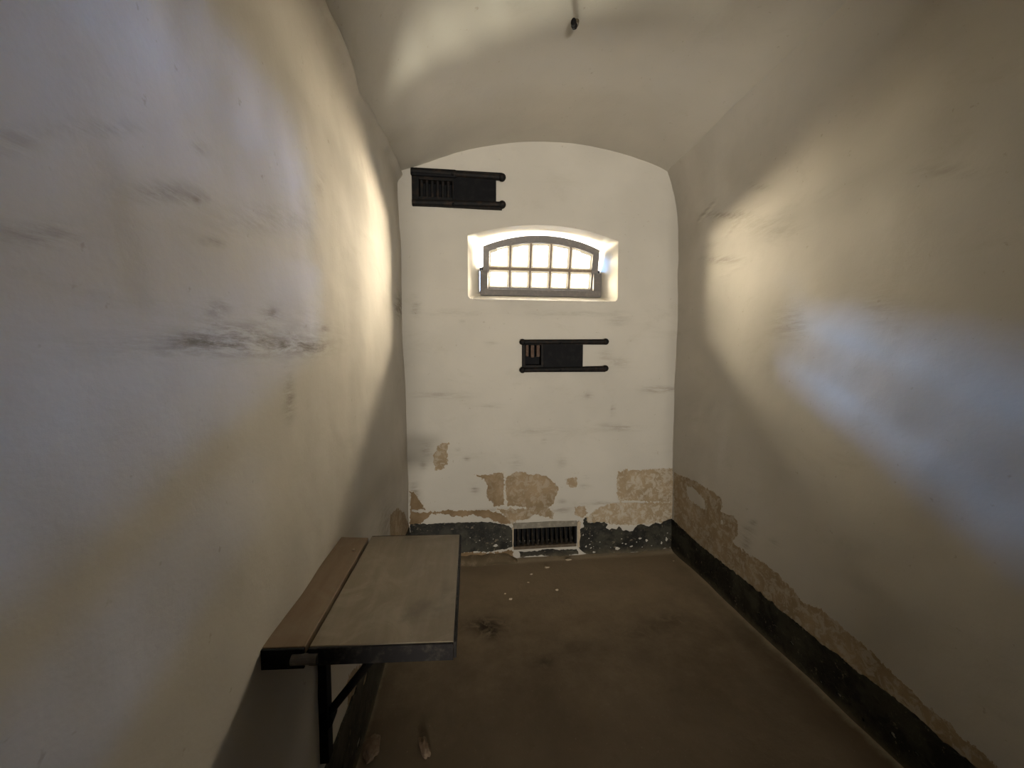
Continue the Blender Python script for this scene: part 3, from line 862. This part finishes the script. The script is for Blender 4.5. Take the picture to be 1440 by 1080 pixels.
frag(.375, 2.33, (0.0068, 0.0050, 0.0031), M_FLAKE, 'pale plaster flake farthest out from the left end of the grille', 'debris', 12)
frag(.70, 2.565, (0.0217, 0.0099, 0.0062), M_FLAKE, 'crumbled plaster against the wall at the right end of the grille', 'debris', 13)
frag(-.352, 1.36, (.030, .050, .016), M_PEBBLE, 'rubbed grey mortar lump at the foot of the left wall near the table', 'debris', 14)
frag(1.43, 2.47, (0.0050, 0.0043, 0.0031), M_FLAKE, 'pale speck on the floor in the far right corner', 'debris', 16)
fragment((-.346, 1.18, ZT_), (.0045, .0045, .003), M_FLAKE, 'tiny white plaster chip on the wall board of the table', 'debris', 15)

# ---------------------------------------------------------------- daylight
w = bpy.data.worlds.new('daylight'); SC.world = w; w.use_nodes = True
nt = w.node_tree; nt.nodes.clear(); g = G(nt)
out = g.n('ShaderNodeOutputWorld'); bg = g.n('ShaderNodeBackground'); nt.links.new(bg.outputs[0], out.inputs[0])
tc = g.n('ShaderNodeTexCoord'); sp = g.n('ShaderNodeSeparateXYZ'); nt.links.new(tc.outputs['Generated'], sp.inputs[0])
cr = g.n('ShaderNodeValToRGB')
nt.links.new(g.math('MULTIPLY_ADD', sp.outputs[2], .5, .5), cr.inputs[0])
els = cr.color_ramp.elements
els[0].position = 0; els[0].color = (*WORLD[0][1], 1); els[1].position = 1; els[1].color = (*WORLD[-1][1], 1)
for p, c in WORLD[1:-1]:
    e = els.new(p); e.color = (*c, 1)
nt.links.new(cr.outputs[0], bg.inputs[0]); bg.inputs[1].default_value = WSTR

def area(name, loc, look, sx, sy, power, col, portal=False, spread=180):
    l = bpy.data.lights.new(name, 'AREA'); l.shape = 'RECTANGLE'; l.size = sx; l.size_y = sy
    l.energy = power; l.color = col; l.spread = math.radians(spread)
    if portal: l.cycles.is_portal = True
    o = link(bpy.data.objects.new(name, l)); o.location = loc
    o.rotation_euler = (Vector(look)-Vector(loc)).to_track_quat('-Z', 'Y').to_euler()
    return o
area('window_portal', (WC, D+DEPTH+.01, 2.09), (WC, 0, 2.09), .95, .5, 1, (1, 1, 1), portal=True)
area('passage_fill', (.54, -3.2, PASS_Z), (.54, 2, PASS_Z+1.9), .5, .6, PASSAGE, (1, .93, .82), spread=110)  # unseen fill lamp added behind the camera to brighten the window wall
YO = D+DEPTH
for nm, az, el, dist, sx, sz, pw, colr in OUTSIDE:      # lamps added outside to stand for sunlit walls, ground and sky
    a, e = math.radians(az), math.radians(el)
    c = (WC+dist*math.sin(a)*math.cos(e), D+.3+dist*math.cos(a)*math.cos(e), 2.09+dist*math.sin(e))
    area(nm, c, (WC, D+.3, 2.09), sx, sz, pw, colr)
sl = bpy.data.lights.new('sun', 'SUN'); sl.energy = SUN; sl.angle = math.radians(1); sl.color = (1, .93, .8)
so = link(bpy.data.objects.new('sun', sl)); so.rotation_euler = Vector(SUNDIR).to_track_quat('-Z', 'Y').to_euler(); so.location = (0, 6, 6)

# ---------------------------------------------------------------- camera
cam = bpy.data.cameras.new('camera'); co_ = link(bpy.data.objects.new('camera', cam))
cam.sensor_width = 36; cam.lens = 540/1440*36; cam.clip_start = .02
co_.location = (0, 0, EYE)
co_.rotation_euler = (math.radians(90-3.391), 0, math.radians(-6.643))
SC.camera = co_

vs = SC.view_settings
SC.display_settings.display_device = 'sRGB'
vs.view_transform = 'Standard'; vs.look = 'None'; vs.gamma = 1; vs.use_curve_mapping = False
vs.exposure = EXPO
cy = SC.cycles
cy.max_bounces = 14; cy.diffuse_bounces = 10; cy.transparent_max_bounces = 12
cy.sample_clamp_indirect = 12; cy.use_denoising = True; cy.caustics_reflective = False
cy.caustics_refractive = False
